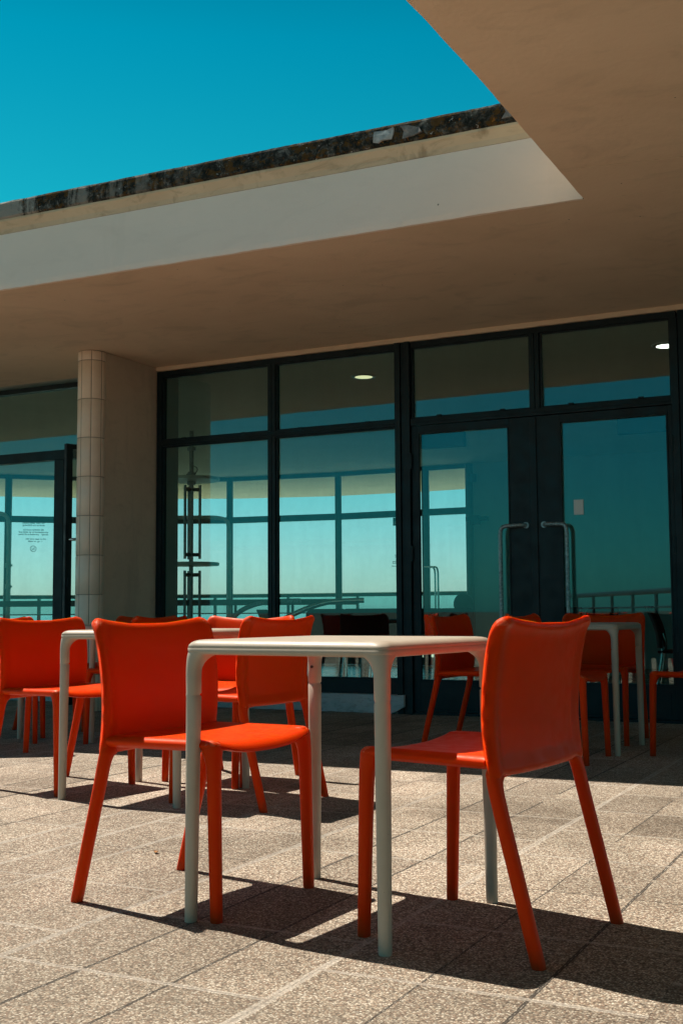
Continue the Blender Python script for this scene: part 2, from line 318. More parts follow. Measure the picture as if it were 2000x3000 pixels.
# ------------------------------------------------------------------ mesh helpers
class MB:
    def __init__(s): s.v = []; s.f = []; s.sm = []
    def add(s, vs, fs, smooth=False):
        k = len(s.v); s.v += [tuple(p) for p in vs]
        for f in fs: s.f.append(tuple(i+k for i in f)); s.sm.append(smooth)
    def box(s, x0, x1, y0, y1, z0, z1):
        vs = [(x, y, z) for z in (z0, z1) for y in (y0, y1) for x in (x0, x1)]
        s.add(vs, [(0, 2, 3, 1), (4, 5, 7, 6), (0, 1, 5, 4), (2, 6, 7, 3), (0, 4, 6, 2), (1, 3, 7, 5)]); return s
    def prism(s, poly, z0, z1):
        n = len(poly); A = sum(poly[i][0]*poly[(i+1) % n][1]-poly[(i+1) % n][0]*poly[i][1] for i in range(n))
        if A < 0: poly = poly[::-1]
        vs = [(x, y, z0) for x, y in poly]+[(x, y, z1) for x, y in poly]
        s.add(vs, [tuple(range(n-1, -1, -1)), tuple(range(n, 2*n))]+[(i, (i+1) % n, n+(i+1) % n, n+i) for i in range(n)]); return s
    def loft(s, rings, cap0=True, cap1=True, smooth=True, flip=False):
        n = len(rings[0]); vs = [p for r in rings for p in r]; fs = []
        for j in range(len(rings)-1):
            for i in range(n):
                a, b = j*n+i, j*n+(i+1) % n
                q = (a, b, b+n, a+n); fs.append(q[::-1] if flip else q)
        s.add(vs, fs, smooth)
        if cap0: s.add(rings[0], [tuple(range(n))[::1 if flip else -1]], False)
        if cap1: s.add(rings[-1], [tuple(range(n))[::-1 if flip else 1]], False)
        return s
    def tube(s, pts, r, n=14, caps=True):
        pts = [Vector(p) for p in pts]; rr = r if isinstance(r, (list, tuple)) else [r]*len(pts)
        rings = []; T0 = (pts[1]-pts[0]).normalized()
        u = T0.orthogonal().normalized()
        for i, p in enumerate(pts):
            T = ((pts[min(i+1, len(pts)-1)]-p).normalized()+(p-pts[max(i-1, 0)]).normalized()).normalized()
            u = (u-T*u.dot(T)).normalized(); w = T.cross(u)
            rings.append([tuple(p+(u*math.cos(a)+w*math.sin(a))*rr[i]) for a in (2*math.pi*k/n for k in range(n))])
        s.loft(rings, caps, caps); return s
    def disc(s, c, r, z0, z1, n=40, bev=.004):
        rings = [[(c[0]+q*math.cos(2*math.pi*k/n), c[1]+q*math.sin(2*math.pi*k/n), z) for k in range(n)]
                 for q, z in ((r-bev, z0), (r, z0+bev), (r, z1-bev), (r-bev, z1))]
        s.loft(rings); return s
    def build(s, name, m, parent=None, bevel=0, **props):
        me = bpy.data.meshes.new(name); me.from_pydata(s.v, [], s.f); me.update()
        me.polygons.foreach_set('use_smooth', s.sm); me.materials.append(m)
        o = bpy.data.objects.new(name, me); COL.objects.link(o)
        if parent is not None: o.parent = parent
        if bevel:
            b = o.modifiers.new('bevel', 'BEVEL'); b.width = bevel; b.segments = 2; b.limit_method = 'ANGLE'; b.angle_limit = R(40)
        for k, v in props.items(): o[k] = v
        return o
def tag(o, label, cat, group=None):
    o['label'] = label; o['category'] = cat
    if group: o['group'] = group
    return o
def thing(name, loc, rz, label, cat, group=None):
    o = bpy.data.objects.new(name, None); COL.objects.link(o); o.location = loc; o.rotation_euler = (0, 0, rz); o.empty_display_size = .1
    return tag(o, label, cat, group)
def structure(name, mb, m, rz=0, loc=(0, 0, 0)):
    o = mb.build(name, m); o.location = loc; o.rotation_euler = (0, 0, rz); o['kind'] = 'structure'; return o
def dup(root, loc, rz, label, group=None):
    r = root.copy(); COL.objects.link(r); r.location = loc; r.rotation_euler = (0, 0, rz); r['label'] = label
    if group: r['group'] = group
    for ch in [c for c in bpy.data.objects if c.parent is root]:
        c = ch.copy(); COL.objects.link(c); c.parent = r
        for g in [d for d in bpy.data.objects if d.parent is ch]:
            d = g.copy(); COL.objects.link(d); d.parent = c
    return r
def smooth_path(pts, it=3):
    pts = [Vector(p) for p in pts]
    for _ in range(it):
        q = [pts[0]]
        for a, b in zip(pts, pts[1:]): q += [a*.75+b*.25, a*.25+b*.75]
        q.append(pts[-1]); pts = q
    return pts
def interp(tab, z):
    if z <= tab[0][0]: return tab[0][1]
    for (a, x), (b, y) in zip(tab, tab[1:]):
        if z <= b:
            t = (z-a)/(b-a); return x+(y-x)*t
    return tab[-1][1]
def sinterp(tab, z):   # smooth: average a small window
    ws = [(k*.012, math.exp(-(k/3.0)**2)) for k in range(-7, 8)]; return sum(interp(tab, z+d)*w for d, w in ws)/sum(w for d, w in ws)

# ------------------------------------------------------------------ land, sea, terrace
mb = MB(); mb.box(-20000, 20000, -20000, 45, -5.6, -5.5); structure('ground', mb, GRASS)
mb = MB(); mb.box(-400, 400, 23, 44.9, -5.49, -5.42); structure('beach', mb, SHING)
mb = MB(); mb.add([(-20000, 45, -7.5), (20000, 45, -7.5), (20000, 30000, -7.5), (-20000, 30000, -7.5)], [(0, 1, 2, 3)]); structure('sea', mb, SEA)
OUT = [(-14, 5.0), (-12.4, 7.0), (-11.0, 8.07), (-9.4, 9.6), (-7.52, 10.6), (-5.8, 11.1), (-4.05, 11.2), (-3.0, 11.15), (3.4, 11.1), (11, 11.1)]
mb = MB(); mb.prism([(-16, -17), (14, -17), (14, -.0), (-16, -.0)], -.30, 0)
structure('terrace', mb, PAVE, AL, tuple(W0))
mb = MB(); mb.prism([(-14, 0.0)]+[(-11.2, 2.299), (-10, 3.999), (-8.58, 5.599), (-7.33, 6.899), (-5.81, 7.649), (-3.978, 7.899), (-1.8, 7.899), (13, 7.899), (13, 0.0)], -.30, -.004)
structure('room_floor', mb, INFLOOR, AL, tuple(W0))
BAL = simple('balcony_paving', (.50, .46, .38), .85, 0, .15, 4, .2, 60)
mb = MB(); mb.prism([(-17, 3.0)]+[(x*1.02, y+2.2) for x, y in OUT]+[(13, 13.3), (13, 7.9), (-1.8, 7.9), (-3.978, 7.9), (-5.81, 7.65), (-7.33, 6.9), (-8.58, 5.6), (-10, 4.0), (-11.2, 2.3), (-14, .1)], -.30, .0)  # pale floor carried unseen past the railing to bounce light onto the soffit
structure('balcony_floor', mb, BAL, AL, tuple(W0))

# ------------------------------------------------------------------ the building
B = thing('pavilion_building', tuple(W0), AL, 'pale modernist pavilion with flat beige canopy, dark steel glazing and tiled column', 'building')
ZS, ZT = 2.98, 3.40
def edge_y(x): return -2.478-(2.72-x)*.0242
# canopy slab with the wing on the right
WING = [(2.722, edge_y(2.722)), (2.7192, -3.3), (2.719, -4.1), (2.708, -4.6), (2.68, -5.4), (2.62, -7), (2.5, -9.5), (2.3, -15)]
wv = []
for (xa, ya), (xb, yb) in zip(WING, WING[1:]):
    k = max(2, int(abs(yb-ya)/.06))
    wv += [(xa+(xb-xa)*i/k+.0035*noise.noise(Vector((3, (ya+(yb-ya)*i/k)*4, 0)))+.002*noise.noise(Vector((8, (ya+(yb-ya)*i/k)*17, 0))), ya+(yb-ya)*i/k) for i in range(k)]
WINGW = wv+[WING[-1]]
mb = MB(); mb.prism([(-14, edge_y(-14)+.02)]+WINGW+[(11, -15), (11, 0), (-14, 0)], ZS, ZT)
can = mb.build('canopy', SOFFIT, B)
# fascia: rough lower edge, plaster face, cove and lichened coping
N = 420; x0, x1 = -14, 2.720
def strip(name, prof, m, seed, amp, sub=1):
    """prof: list of (out, z, wobble) from bottom round to the back; swept along the canopy edge"""
    rings = []
    for i in range(N+1):
        t = i/N; x = x0+(x1-x0)*(t**.75); y = edge_y(x)
        r = []
        for j, (o_, z, w) in enumerate(prof):
            n1 = noise.noise(Vector((x*6+seed, j*3.7, 0)))*.6+noise.noise(Vector((x*22+seed, j*3.7, 2)))*.4
            n2 = noise.noise(Vector((x*6+seed, j*3.7, 9)))*.6+noise.noise(Vector((x*27+seed, j*3.7, 7)))*.4
            r.append((x, y-o_-n2*amp*w, z+n1*amp*w))
        rings.append(r)
    return MB().loft(rings, smooth=False).build(name, m, B)
strip('fascia', [(.0, ZS-.002, .4), (.025, ZS-.003, 1), (.027, ZS+.03, .2), (.022, 3.2, .1), (.022, 3.36, .1), (.0, 3.36, 0)], FASCIA, 1, .006)
strip('cove', [(.0, 3.362, 0), (.024, 3.362, .2), (.032, 3.39, .2), (.05, 3.42, .4), (.062, 3.435, .6), (.062, 3.448, .5), (.0, 3.448, 0)], COVE, 5, .005)
strip('coping', [(-.30, 3.451, 0), (.060, 3.450, .6), (.074, 3.460, .8), (.076, 3.50, .5), (.074, 3.552, .5), (.068, 3.566, .8), (.03, 3.572, 1.2), (-.30, 3.56, 0)], LICHEN, 9, .006)
# broken pale flakes on the coping
FLAKE = simple('pale_flake', (.40, .42, .42), .9, 0, .35, 30, .5, 90, bdist=.004); FLAKE2 = simple('grey_flake', (.20, .19, .18), .9, 0, .45, 30, .6, 70, bdist=.006)
for cx, m_f, pts in ((1.60, FLAKE, [(-.065, -.030), (-.03, -.040), (-.01, -.028), (.05, -.030), (.062, .0), (.066, .034), (.02, .026), (-.055, .030), (-.06, .005)]),
                (1.765, FLAKE2, [(-.05, -.040), (.02, -.034), (.07, -.022), (.055, .006), (-.01, .030), (-.055, .034), (-.04, 0)]),
                (2.36, FLAKE2, [(-.06, -.035), (.02, -.03), (.05, -.01), (.06, .03), (.0, .045), (-.05, .04), (-.035, .0)]),
                (2.45, FLAKE, [(-.05, -.042), (.05, -.045), (.06, -.015), (.03, .0), (-.03, .005), (-.06, -.015)]),
                (2.56, FLAKE, [(-.05, -.04), (.06, -.04), (.07, .02), (.01, .028), (-.03, .0)])):
    y = edge_y(cx)-.079; n = len(pts); m_ = MB()
    m_.add([(cx+x, y-.003-.004*(k % 3), 3.508+z) for k, (x, z) in enumerate(pts)]+[(cx+x, y+.012, 3.508+z) for x, z in pts], [tuple(range(n))]+[(i, n+i, n+(i+1) % n, (i+1) % n) for i in range(n)])
    m_.build('coping_flake', m_f, B)
# filler trowel line on the soffit
def ridge(pts, w):
    m_ = MB(); pp = smooth_path(pts, 3)
    for a, b in zip(pp, pp[1:]):
        d = (b-a).normalized(); n_ = Vector((-d.y, d.x, 0))*w
        m_.add([tuple(a-n_), tuple(b-n_), tuple(b+n_), tuple(a+n_), tuple(a+Vector((0, 0, -.002))), tuple(b+Vector((0, 0, -.002)))], [(0, 1, 5, 4), (4, 5, 2, 3)])
    return m_
ridge([(2.80, -2.93, ZS-.001), (3.0, -2.895, ZS-.001), (3.32, -2.83, ZS-.001), (3.8, -2.77, ZS-.001)], .004).build('filler_seam', COVE, B)
ridge([(2.88, -2.44, ZS-.001), (2.95, -2.432, ZS-.001), (3.02, -2.43, ZS-.001)], .004).build('filler_seam', COVE, B)
# ceiling of the room and the canopy beyond it
GL = [(-14, -.0), (-11.2, 2.2), (-10.0, 3.9), (-8.577, 5.483), (-7.329, 6.785), (-5.811, 7.55), (-3.978, 7.802), (-2.50, 7.79), (-1.80, 7.79)]
MB().prism([(-14, 0.001)]+[(x, y+.06) for x, y in GL[1:]]+[(11, 7.85), (11, .001)], ZS, ZT).build('room_ceiling', INCEIL, B)
MB().prism([(x, y+.061) for x, y in GL[1:]]+[(11, 7.851)]+OUT[::-1], ZS, ZT).build('seaward_canopy', m_plaster('seaward_soffit', (.72, .62, .46), (.80, .70, .54), st_amt=.15), B)
MB().prism([(-14, .0), (-14.0, 5.0)]+OUT[1:]+[(11, 0)], ZT+.001, 3.56).build('roof', LICHEN, B)
MB().box(-14.3, -14.001, .05, 5, 0, 3.5).build('end_wall', WALLP, B)
MB().box(6.2, 6.45, .03, 7.78, 0, ZS-.001).build('side_wall', INWALL, B)
MB().box(-1.79, 6.2, 7.79, 8.05, 0, ZS-.001).build('inner_wall', INWALL, B)
# plaster strip above frames, pier, nib, column
mb = MB()
rings = []
for i in range(81):
    x = -1.81+(8.9-1.81+3.6)*i/80*.5; w = lambda k: noise.noise(Vector((x*9, k, 4)))*.006
    rings.append([(x, .02, 2.940), (x, -.032+w(1), 2.943+w(2)), (x, -.035+w(3), ZS-.001), (x, .02, ZS-.001)])
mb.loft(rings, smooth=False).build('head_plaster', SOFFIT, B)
MB().box(-2.035, -1.815, -.78, .05, 0, ZS-.001).build('pier', WALLP, B, bevel=.006)
MB().box(-2.2, -1.95, .052, .52, 0, ZS-.001).build('inner_nib', INWALL, B)
col = MB().tube([(-1.925, -.775, 0), (-1.925, -.775, ZS-.002)], .1135, 48).build('tiled_column', GROUT, B)
tm = MB(); NR = 10; hh = .324; g = .0027
for k in range(8):
    a0 = R(-90-35.8+26.76+45*k-0); a1 = a0+R(45)
    z = ZS-.085-hh*9
    rows = []
    zz = z
    while zz < ZS-.01:
        rows.append((max(zz, .004), min(zz+hh, ZS-.004))); zz += hh
    for (za, zb) in rows:
        if zb-za < .02: continue
        ga = g/.1175; pts = []
        n = 6
        for (r_, zs_) in ((.1137, (za+g, zb-g)), (.1168, (za+g+.0005, zb-g-.0005)), (.1176, (za+g+.003, zb-g-.003))): pass
        prof = [(.1137, 0), (.1166, .0004), (.1176, .0028)]
        grid = []
        vs = []; fs = []
        us = [0, .06]+[i/7 for i in range(1, 7)]+[.94, 1]
        us = sorted(us)
        zsn = [za+g, za+g+.0022, (za+zb)/2, zb-g-.0022, zb-g]
        for zi, z_ in enumerate(zsn):
            for ui, u in enumerate(us):
                inn = ui in (0, len(us)-1) or zi in (0, 4)
                r_ = .1150 if inn else .1176
                a = a0+ga+(a1-a0-2*ga)*u
                vs.append((-1.925+r_*math.cos(a), -.775+r_*math.sin(a), z_))
        m_ = len(us)
        for zi in range(4):
            for ui in range(m_-1): fs.append((zi*m_+ui, zi*m_+ui+1, (zi+1)*m_+ui+1, (zi+1)*m_+ui))
        tm.add(vs, fs, True)
tm.build('column_tiles', TILE, col)

# plinth (rough end)
rings = []
for i in range(90):
    x = -1.81+(.575+1.81)*i/89; w = lambda k, a=.006: (noise.noise(Vector((x*11, k, 1)))+.5*noise.noise(Vector((x*35, k, 3))))*a
    bite = 0 if x < .47 else (x-.47)*.55
    rings.append([(x, .04, bite*.9), (x, -.065+w(1), .004+bite*.9+w(5, .004)), (x, -.067+w(2), .07), (x, -.06+w(3), .146+w(4, .004)), (x, .04, .150)])
mb = MB(); mb.loft(rings, smooth=False); mb.build('plinth', PLINTH, B)
MB().box(-8, -2.04, -.05, .04, .001, .045).build('threshold', PLINTH, B, bevel=.006)

# ---- glazing frames.  helper: a frame bar and a pane
def pane(x0_, x1_, z0_, z1_, par, y=.02, name='pane'):
    return MB().box(x0_-.004, x1_+.004, y-.003, y+.003, z0_-.004, z1_+.004).build(name, GLASS, par)
bv = .003
win = MB()
# outer frame bars (y 0 .. .06, verticals proud)
win.box(-1.805, -1.755, -.025, .06, .151, 2.938)             # left jamb
win.box(-1.755, .51, -.022, .058, 2.892, 2.938)            # head
win.box(-1.755, .51, -.024, .058, 2.268, 2.318)           # transom
win.box(-1.755, .51, -.018, .058, .151, .262)             # bottom rail
wf = win.build('window_frame', FRAME, B, bevel=bv)
mm = MB(); mm.box(-.665, -.632, -.026, .055, .262, 2.268); mm.box(-.665, -.632, -.026, .055, 2.318, 2.892); mm.box(-.630, -.597, -.022, .055, .262, 2.268); mm.box(-.630, -.597, -.022, .055, 2.318, 2.892)
mm.build('mullion', FRAME, wf, bevel=bv)
MB().box(-1.75, .505, -.034, -.0245, 2.285, 2.297).build('drip_bar', FRAME, wf, bevel=.002)
for a, b in ((-1.755, -.665), (-.597, .51)):
    pane(a, b, .262, 2.268, wf); pane(a, b, 2.318, 2.892, wf)
    # sash beads
    bd = MB()
    for z0_, z1_ in ((.262, 2.268), (2.318, 2.892)):
        bd.box(a, a+.014, -.006, .014, z0_, z1_); bd.box(b-.014, b, -.006, .014, z0_, z1_); bd.box(a+.014, b-.014, -.006, .014, z0_, z0_+.014); bd.box(a+.014, b-.014, -.006, .014, z1_-.014, z1_)
    bd.build('glazing_bead', FRAME, wf, bevel=.002)
    for k in (.22, .78):
        cx = a+(b-a)*k
        MB().box(cx-.02, cx+.02, -.034, -.0225, 2.312, 2.330).build('window_catch', FRAME, wf, bevel=.002)
# post between window and doors
MB().box(.512, .560, -.045, .07, 0, 2.940).box(.563, .598, -.030, .07, 0, 2.940).box(.600, .642, -.045, .07, 0, 2.940).build('door_post', FRAME, B, bevel=bv)
# door frame
df = MB()
df.box(.644, 2.715, -.022, .058, 2.895, 2.939); df.box(.644, 2.715, -.030, .058, 2.262, 2.318); df.box(2.675, 2.728, -.042, .07, 0, 2.894); df.box(2.73, 2.80, -.03, .07, 0, 2.939); df.box(.644, 2.675, -.03, .05, 0, .018)
dfo = df.build('door_frame', FRAME, B, bevel=bv)
MB().box(1.628, 1.662, -.026, .055, 2.319, 2.894).box(1.664, 1.700, -.022, .055, 2.319, 2.894).build('mullion', FRAME, dfo, bevel=bv)
MB().box(.65, 2.66, -.038, -.031, 2.283, 2.294).build('drip_bar', FRAME, dfo, bevel=.002)
for a, b in ((.644, 1.628), (1.700, 2.675)):
    pane(a, b, 2.318, 2.895, dfo)
    bd = MB(); z0_, z1_ = 2.318, 2.895
    bd.box(a, a+.018, -.006, .014, z0_, z1_); bd.box(b-.014, b, -.006, .014, z0_, z1_); bd.box(a+.018, b-.014, -.006, .014, z0_, z0_+.014); bd.box(a+.018, b-.014, -.006, .014, z1_-.014, z1_)
    bd.build('glazing_bead', FRAME, dfo, bevel=.002)
    for k in (.25, .78):
        cx = a+(b-a)*k
        MB().box(cx-.02, cx+.02, -.042, -.0225, 2.320, 2.334).build('window_catch', FRAME, dfo, bevel=.002)
def door(xa, xb, ga, gb, hside, px):
    """leaf from xa to xb, glass from ga to gb"""
    d = MB(); d.box(xa, ga, -.022, .03, .022, 2.258); d.box(gb, xb, -.022, .03, .022, 2.258)
    d.box(ga, gb, -.022, .03, 2.205, 2.258); d.box(ga, gb, -.022, .03, .022, .258)
    o = d.build('door', FRAME, B, bevel=bv)
    MB().box(ga+.03, gb-.03, -.027, -.0225, .05, .215).build('kick_panel', FRAME, o, bevel=.002)
    pane(ga, gb, .258, 2.205, o, .006)
    bd = MB(); bd.box(ga, ga+.012, -.026, -.004, .258, 2.205); bd.box(gb-.012, gb, -.026, -.004, .258, 2.205); bd.box(ga+.012, gb-.012, -.026, -.004, .258, .270); bd.box(ga+.012, gb-.012, -.026, -.004, 2.193, 2.205)
    bd.build('glazing_bead', FRAME, o, bevel=.002)
    s = hside  # direction of the grip from its rose
    hb = MB(); x = px; top = 1.436
    hb.tube(smooth_path([(x, -.02, top), (x+s*.035, -.058, top+.0), (x+s*.14, -.075, top-.004), (x+s*.172, -.078, top-.012), (x+s*.186, -.078, top-.045), (x+s*.186, -.078, top-.10), (x+s*.186, -.078, .74), (x+s*.186, -.078, .67), (x+s*.17, -.078, .635), (x+s*.14, -.075, .625), (x+s*.035, -.058, .62), (x, -.02, .62)], 3), .0155, 16)
    h = hb.build('handle', STEEL, o)
    for z in (top, .62): MB().tube([(x, -.0225, z), (x, -.029, z)], .024, 20).build('rose', STEEL, h)
    hx = xa if hside < 0 else xb
    for z in (1.98, 1.25, .56):
        MB().tube([(hx, -.036, z-.06), (hx, -.036, z+.06)], .011, 12).build('hinge', FRAME, o)
    return o
door(.648, 1.640, .700, 1.452, -1, 1.575)
door(1.646, 2.672, 1.845, 2.640, 1, 1.715)
MB().box(1.618, 1.668, -.034, -.0225, .03, 2.25).build('meeting_stile', FRAME, dfo, bevel=.003)
# left bays
lf = MB()
lf.box(-8, -2.04, -.022, .058, 2.892, 2.938); lf.box(-8, -2.04, -.024, .058, 2.225, 2.315)
lf.box(-2.075, -2.037, -.02, .058, .046, 2.225)
lf.box(-2.960, -2.850, -.024, .058, .046, 2.225); lf.box(-8, -2.960, -.018, .058, .046, .24); lf.box(-5.2, -5.12, -.024, .058, .24, 2.225); lf.box(-5.2, -5.12, -.024, .058, 2.315, 2.892)
lfo = lf.build('window_frame', FRAME, B, bevel=bv)
pane(-5.12, -2.04, 2.315, 2.892, lfo); pane(-5.12, -2.960, .24, 2.225, lfo); pane(-8, -5.2, .24, 2.225, lfo); pane(-8, -5.2, 2.315, 2.892, lfo)
MB().box(-14, -8.001, -.03, .06, 0, 2.94).build('end_bay', WALLP, B)
MB().box(2.802, 6.2, -.022, .058, 2.892, 2.938).box(2.802, 6.2, -.022, .058, 2.262, 2.318).box(2.802, 6.2, -.022, .058, .0, .26).box(4.4, 4.47, -.024, .058, .26, 2.262).build('window_frame', FRAME, B, bevel=bv)
pane(2.8, 4.4, .26, 2.262, B); pane(4.47, 6.2, .26, 2.262, B); pane(2.8, 6.2, 2.318, 2.892, B)
# open door leaf at the left bay
hx, hy = -2.062, -.03; ex, ey = -2.292, -.665
dv = Vector((ex-hx, ey-hy, 0)); Ld = dv.length; ang = math.atan2(dv.y, dv.x)
d = MB(); d.box(0, .05, -.02, .02, .03, 2.25); d.box(Ld-.062, Ld, -.02, .02, .03, 2.25); d.box(.05, Ld-.062, -.02, .02, 2.205, 2.25); d.box(.05, Ld-.062, -.02, .02, .03, .20)
lo = d.build('open_door', FRAME, B, bevel=bv); lo.location = (hx, hy, 0); lo.rotation_euler = (0, 0, ang)
pane(.05, Ld-.062, .20, 2.205, lo, 0)
hd = MB().tube(smooth_path([(Ld-.03, .02, 1.425), (Ld-.03, .07, 1.425), (Ld-.05, .085, 1.425), (Ld-.2, .085, 1.425), (Ld-.32, .085, 1.425)], 2), .0125, 12)
hd.build('handle', CHROME, lo)
MB().box(Ld-.045, Ld-.015, .0205, .036, 1.02, 1.10).build('lock', FRAME, lo, bevel=.003)

# far glazing on the sea side
far = MB()
def seg_bar(m_, p, q, z0_, z1_, t=.05):
    a, b = Vector((p[0], p[1], 0)), Vector((q[0], q[1], 0)); d_ = (b-a).normalized(); n_ = Vector((-d_.y, d_.x, 0))*t/2
    m_.prism([tuple((a-n_)[:2]), tuple((b-n_)[:2]), tuple((b+n_)[:2]), tuple((a+n_)[:2])], z0_, z1_)
ffo = None
MULL = GL[1:]
def arc_pts(p, q, n=6):
    return [(p[0]+(q[0]-p[0])*i/n, p[1]+(q[1]-p[1])*i/n) for i in range(n+1)]
for p, q in zip(MULL, MULL[1:]): seg_bar(far, p, q, 2.915, ZS-.001)
ffo = far.build('far_window_frame', RAILM, B)
for nm, z0_, z1_ in (('transom', 2.235, 2.335), ('sill', .001, .12)):
    far = MB()
    for p, q in zip(MULL, MULL[1:]): seg_bar(far, p, q, z0_, z1_)
    far.build(nm, RAILM, ffo)
for k, p in enumerate(MULL):
    r_ = .055 if k < len(MULL)-2 else .06
    MB().tube([(p[0], p[1], 0), (p[0], p[1], ZS-.002)], r_, 10).build('mullion', RAILM, ffo)
for p, q in zip(MULL, MULL[1:]):
    for z0_, z1_ in ((.12, 2.235), (2.335, 2.915)):
        m_ = MB(); seg_bar(m_, p, q, z0_, z1_, .008); m_.build('pane', GLASS2, ffo)
# sea-side door pull handles
dh = MB()
for dx, dy in ((0, 0), (.055, -.02)):
    dh.tube(smooth_path([(-2.50+dx, 7.70+dy, 1.46), (-2.36+dx, 7.60+dy, 1.455), (-2.285+dx, 7.56+dy, 1.45), (-2.262+dx, 7.55+dy, 1.38), (-2.262+dx, 7.55+dy, 1.25), (-2.262+dx, 7.55+dy, .75)], 3), .014, 12)
dh.build('pull_handle', CHROME, ffo)
# dark closer housings inside the top outer corners of the doors
BLUEBOX = simple('dark_blue_metal', (.008, .028, .055), .5)
for a, b in ((.70, 1.06), (2.26, 2.64)):
    MB().box(a, b, .045, .11, 2.085, 2.20).build('closer_housing', BLUEBOX, B, bevel=.004)
# paper, closer, sensor
MB().box(-1.74, -1.60, 7.62, 7.70, 2.06, 2.19).box(-1.83, -1.50, 7.70, 7.79, 2.12, 2.18).build('door_closer', BLACK, B)
MB().box(-1.76, -1.68, 7.72, 7.789, 2.70, 2.82).build('wall_sensor', simple('sensor_blue', (.03, .10, .16), .5), B, bevel=.01)
MB().box(1.938, 2.009, -.0035, .0015, 1.50, 1.612).build('notice_paper', WHITE, B)

# ---- writing on the far glass
def text_obj(lines, name, x, y, z, rz, size, pitch, mirror, parent, m):
    root = None; parts = []
    V = []; Fc = []
    for i, (ln, sc) in enumerate(lines):
        if not ln: continue
        cu = bpy.data.curves.new('t', 'FONT'); cu.body = ln; cu.size = size*sc; cu.align_x = 'CENTER'; cu.extrude = .0; cu.resolution_u = 2
        cu.offset = .0016 if sc > 1 else .0007
        o = bpy.data.objects.new('t', cu); COL.objects.link(o); bpy.context.view_layer.update()
        me = bpy.data.meshes.new_from_object(o.evaluated_get(bpy.context.evaluated_depsgraph_get()))
        k = len(V)
        for v in me.vertices: V.append(((-v.co.x if mirror else v.co.x), 0, v.co.y-i*pitch))
        for p in me.polygons: Fc.append(tuple(j+k for j in p.vertices))
        bpy.data.objects.remove(o); bpy.data.curves.remove(cu); bpy.data.meshes.remove(me)
    # no smoking roundel
    zc = -len(lines)*pitch-size*.9; rr = size*1.25; n = 36; k = len(V)
    for j in range(n):
        a = 2*math.pi*j/n; V += [(rr*math.cos(a), 0, zc+rr*math.sin(a)), (rr*.84*math.cos(a), 0, zc+rr*.84*math.sin(a))]
    for j in range(n): Fc.append((k+2*j, k+2*((j+1) % n), k+2*((j+1) % n)+1, k+2*j+1))
    sg = -1 if mirror else 1
    def bar(x0_, z0_, x1_, z1_, w):
        a = Vector((x0_, 0, z0_)); b = Vector((x1_, 0, z1_)); d_ = (b-a).normalized(); n_ = Vector((-d_.z, 0, d_.x))*w
        kk = len(V); V.extend([tuple(a-n_), tuple(b-n_), tuple(b+n_), tuple(a+n_)]); Fc.append((kk, kk+1, kk+2, kk+3))
    c = .6*rr
    bar(sg*-c, zc+c, sg*c, zc-c, rr*.07); bar(sg*-rr*.5, zc-rr*.12, sg*rr*.35, zc-rr*.12, rr*.09); bar(sg*rr*.42, zc+.0, sg*rr*.5, zc+rr*.4, rr*.04)
    if lines[0][1] > 1: bar(-size*2.4, -size*.45, size*2.4, -size*.45, size*.05)
    mb_ = MB(); mb_.add(V, Fc)
    o = mb_.build(name, m, parent); o.location = (x, y, z); o.rotation_euler = (0, 0, rz)
    sol = o.modifiers.new('s', 'SOLIDIFY'); sol.thickness = .0008
    return o
p, q = MULL[2], MULL[3]; t_ = .33
tx, ty = p[0]+(q[0]-p[0])*t_, p[1]+(q[1]-p[1])*t_; ta = math.atan2(q[1]-p[1], q[0]-p[0])
text_obj([('For your safety please', 1), ('observe the following:', 1), ('', 1), ('All children must be', 1), ('accompanied by an adult and', 1), ('closely    pervised at all times', 1), ('', 1), ('mb or lean over the       ', 1), ('r  ng  or walls     ', 1), ('', 1)],
         'glass_notice', -8.36+.0, 5.82, 2.222, ta, .0385, .036, True, ffo, VINYL)
text_obj([('Balcony', 1.55), ('', 1), ('For your safety please', 1), ('observe the following:', 1), ('', 1), ('All children must be', 1), ('accompanied by an adult and', 1), ('closely supervised at all times', 1), ('', 1), ('Do not climb or lean over the', 1), ('railings or walls', 1), ('', 1)],
         'glass_notice', -2.86, 7.745, 1.69, 0, .030, .0235, False, ffo, VINYL)

# ------------------------------------------------------------------ things of the room (building frame children are parts; these are top level)
def place(px, py, z=0): # local building coords -> world
    v = W0+DX*px+NY*py; return (v.x, v.y, z)
# recessed ceiling lights
for i, (x, y, lab) in enumerate(((-.355, 1.205, 'round recessed ceiling light glowing warm behind the second upper pane from the pier'), (2.399, 1.25, 'round recessed ceiling light glowing white above the right-hand door'))):
    t = thing('ceiling_light', place(x, y, ZS), AL, lab, 'ceiling light', 'recessed ceiling lights')
    rings = [[(r_*math.cos(2*math.pi*k/36), r_*math.sin(2*math.pi*k/36), z) for k in range(36)] for r_, z in ((.082, -.010), (.112, -.010), (.118, -.001))]
    MB().loft(rings, False, False, flip=True).build('trim_ring', STEEL, t)
    MB().tube([(0, 0, -.009), (0, 0, -.004)], .083, 36).build('diffuser', (LAMPG, LAMPW)[i], t)
